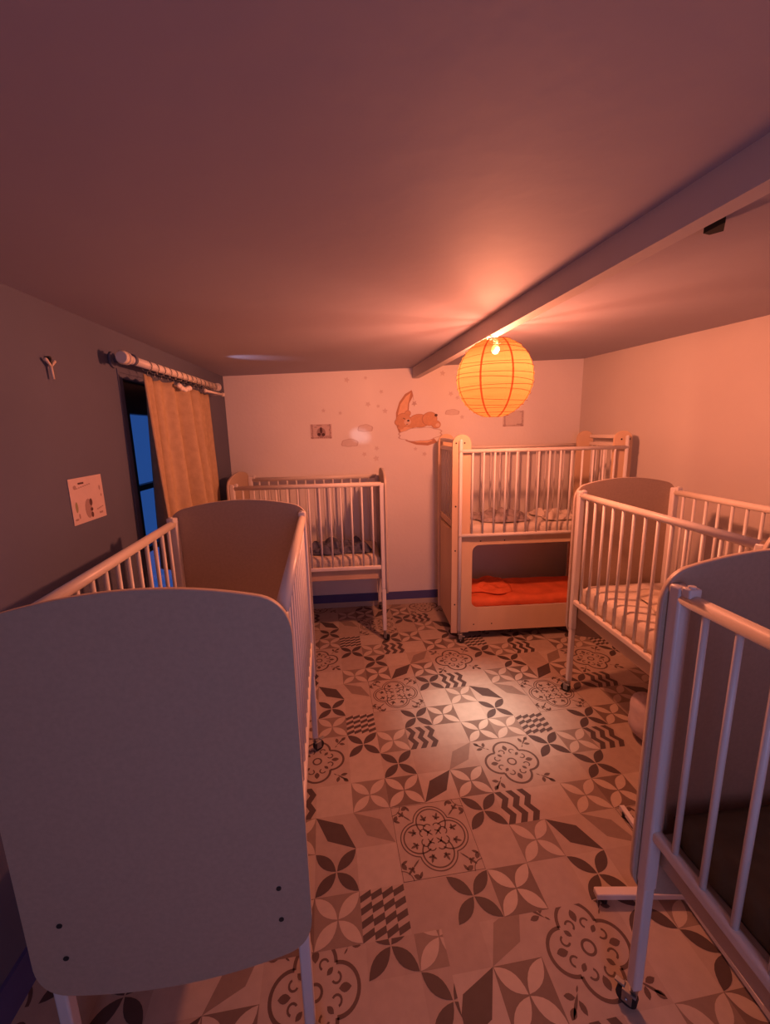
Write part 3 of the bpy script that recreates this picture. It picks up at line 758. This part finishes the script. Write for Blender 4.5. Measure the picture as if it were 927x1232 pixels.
# moon with a sleeping teddy bear on a cloud
def pxs(L_): return [(wx(a_), wz(a_, b2)) for a_, b2 in L_]
ms = empty('moon_sticker', back_pt(wx(503), wz(503, 512), .0006))
def mpart(name, polys, layer):
    mb = MB(); n = back_pt(0, 0, 1)-back_pt(0, 0, 0)
    for k, (P, m) in enumerate(polys): mb.prism([back_pt(a_, b2, .0010+.0009*layer+.0004*k)-ms.location for a_, b2 in P], n*.0003, m)
    return mb.build(name, None, ms)
outer = [(494, 479), (486, 483), (479, 492), (475, 504), (475, 518), (479, 530), (487, 538), (499, 543), (513, 545), (525, 542)]
inner = [(520, 536), (508, 533), (498, 526), (492, 516), (490, 505), (491, 494), (496, 485)]
mo = outer+inner
mpart('moon', [(pxs(mo), M_moon2), (shrink(pxs([(493, 481), (487, 485), (480, 494), (477, 505), (477, 518), (481, 529), (489, 536), (500, 541), (513, 542), (520, 540), (508, 535.5), (497, 528), (490.5, 517), (488.5, 505), (489.5, 494)]), .98), M_moon)], 0)
def pel(cx, cy, rx, ry, ang=0, n=26):
    c_, s_ = cos(ang), sin(ang); return pxs([(cx+rx*cos(2*pi*k/n)*c_-ry*sin(2*pi*k/n)*s_, cy+rx*cos(2*pi*k/n)*s_+ry*sin(2*pi*k/n)*c_) for k in range(n)])
cl = []
cloudpx = []
for k in range(70):
    a_ = 2*pi*k/70; b = 1+.13*abs(sin(a_*4)); cloudpx.append((504+25*cos(a_)*b, 531+7.5*sin(a_)*b))
mpart('cloud', [(pxs(cloudpx), M_stk_o), (shrink(pxs(cloudpx), .93), M_wall)], 1)
mpart('bear_outline', [(pel(476.8, 515, 3.8, 3.8), M_moon2), (pel(489, 505.5, 3.8, 3.6), M_moon2), (pel(483.5, 513, 9.1, 8.2, .1), M_moon2), (pel(503, 515, 12.6, 8.0, .12), M_moon2), (pel(515.5, 513.5, 9.2, 8.2), M_moon2), (pel(523, 520.5, 6.0, 4.8, .3), M_moon2)], 2)
mpart('bear', [(pel(476.8, 515, 3.2, 3.2), M_bear), (pel(489, 505.5, 3.2, 3.0), M_bear), (pel(483.5, 513, 8.5, 7.6, .1), M_bear), (pel(503, 515, 12, 7.4, .12), M_bear), (pel(514.6, 513.6, 8.9, 7.9), M_moon2), (pel(515.5, 513.5, 8.6, 7.6), M_bear), (pel(523, 520.5, 5.4, 4.2, .3), M_bear),
   (pel(495, 519.5, 7.5, 3.2, .05), M_bear), (pel(488.6, 515.5, 4.2, 3.6), M_bear2), (pel(480.5, 521.5, 3.6, 2.2), M_bear), (pel(525, 521.5, 2.6, 2.2), M_bear2)], 5)
mpart('bear_face', [(pel(489.5, 514, 1.5, 1.2), M_beard), (pel(484.5, 511.3, 1.7, .4, .5), M_beard), (pel(523, 509.8, 1.9, 1.6), M_beard), (pel(488, 518, 1.3, .35), M_beard)], 11)
st = []
for k in range(10):
    a_ = .3+pi*k/5; rr = 3.6 if k % 2 == 0 else 1.8; st.append((497+rr*cos(a_), 494.5+rr*sin(a_)))
mpart('hanging_star', [(pxs(st), M_stk_o), (pxs([(494.6, 481), (495.1, 481), (496.6, 491), (496.1, 491)]), M_stk_o)], 1)
tag(ms, 'orange crescent moon wall sticker with teddy bear sleeping on a cloud', 'sticker')

# ------------------------------------------------------------------ things on the floor on the right
fr = empty('cot_foot_frame', (.99, 1.155, 0))
def frel(o): return rel(o, fr)
mb = MB(); mb.box((.845, 1.158, .030), (.31, .030, .022), rz=math.radians(-1), bev=.004); frel(mb.build('cross_foot', M_cream, fr))
mb = MB(); mb.prism([(.960, 1.50, .012), (.980, 1.50, .012), (1.050, .56, .012), (1.030, .56, .012)], (0, 0, .016)); frel(mb.build('long_rail', M_bar, fr))
mb = MB(); mb.box((1.005, 1.158, .030), (.03, .042, .038), bev=.005); frel(mb.build('joint_cap', M_bar, fr))
mb = MB(); mb.box((1.022, .855, .030), (.034, .034, .036), bev=.006); frel(mb.build('end_cap', M_bar, fr))
for x, y in ((.72, 1.158), (1.005, 1.158), (1.04, .66), (.968, 1.47)):
    mb = MB(); mb.tube((x, y, 0), (x, y, .02), .011, n=10); frel(mb.build('rubber_pad', M_rubber, fr))
tag(fr, 'low white metal foot frame lying on the floor under the right edge crib', 'frame')
mb = MB(); mb.ball((1.320, 1.90, .128), .13, (.62, .9, .97), u=28, v=18)
for v in mb.b.verts:
    p = v.co; p.x += .006*sin(p.z*40+p.y*11); p.y += .006*sin(p.z*30+p.x*25)
    if p.z < .012: p.z = .001
o = mb.build('cloth_bundle', M_pink); tag(o, 'pale rounded cloth bundle on the floor beneath the right-hand crib', 'bundle')
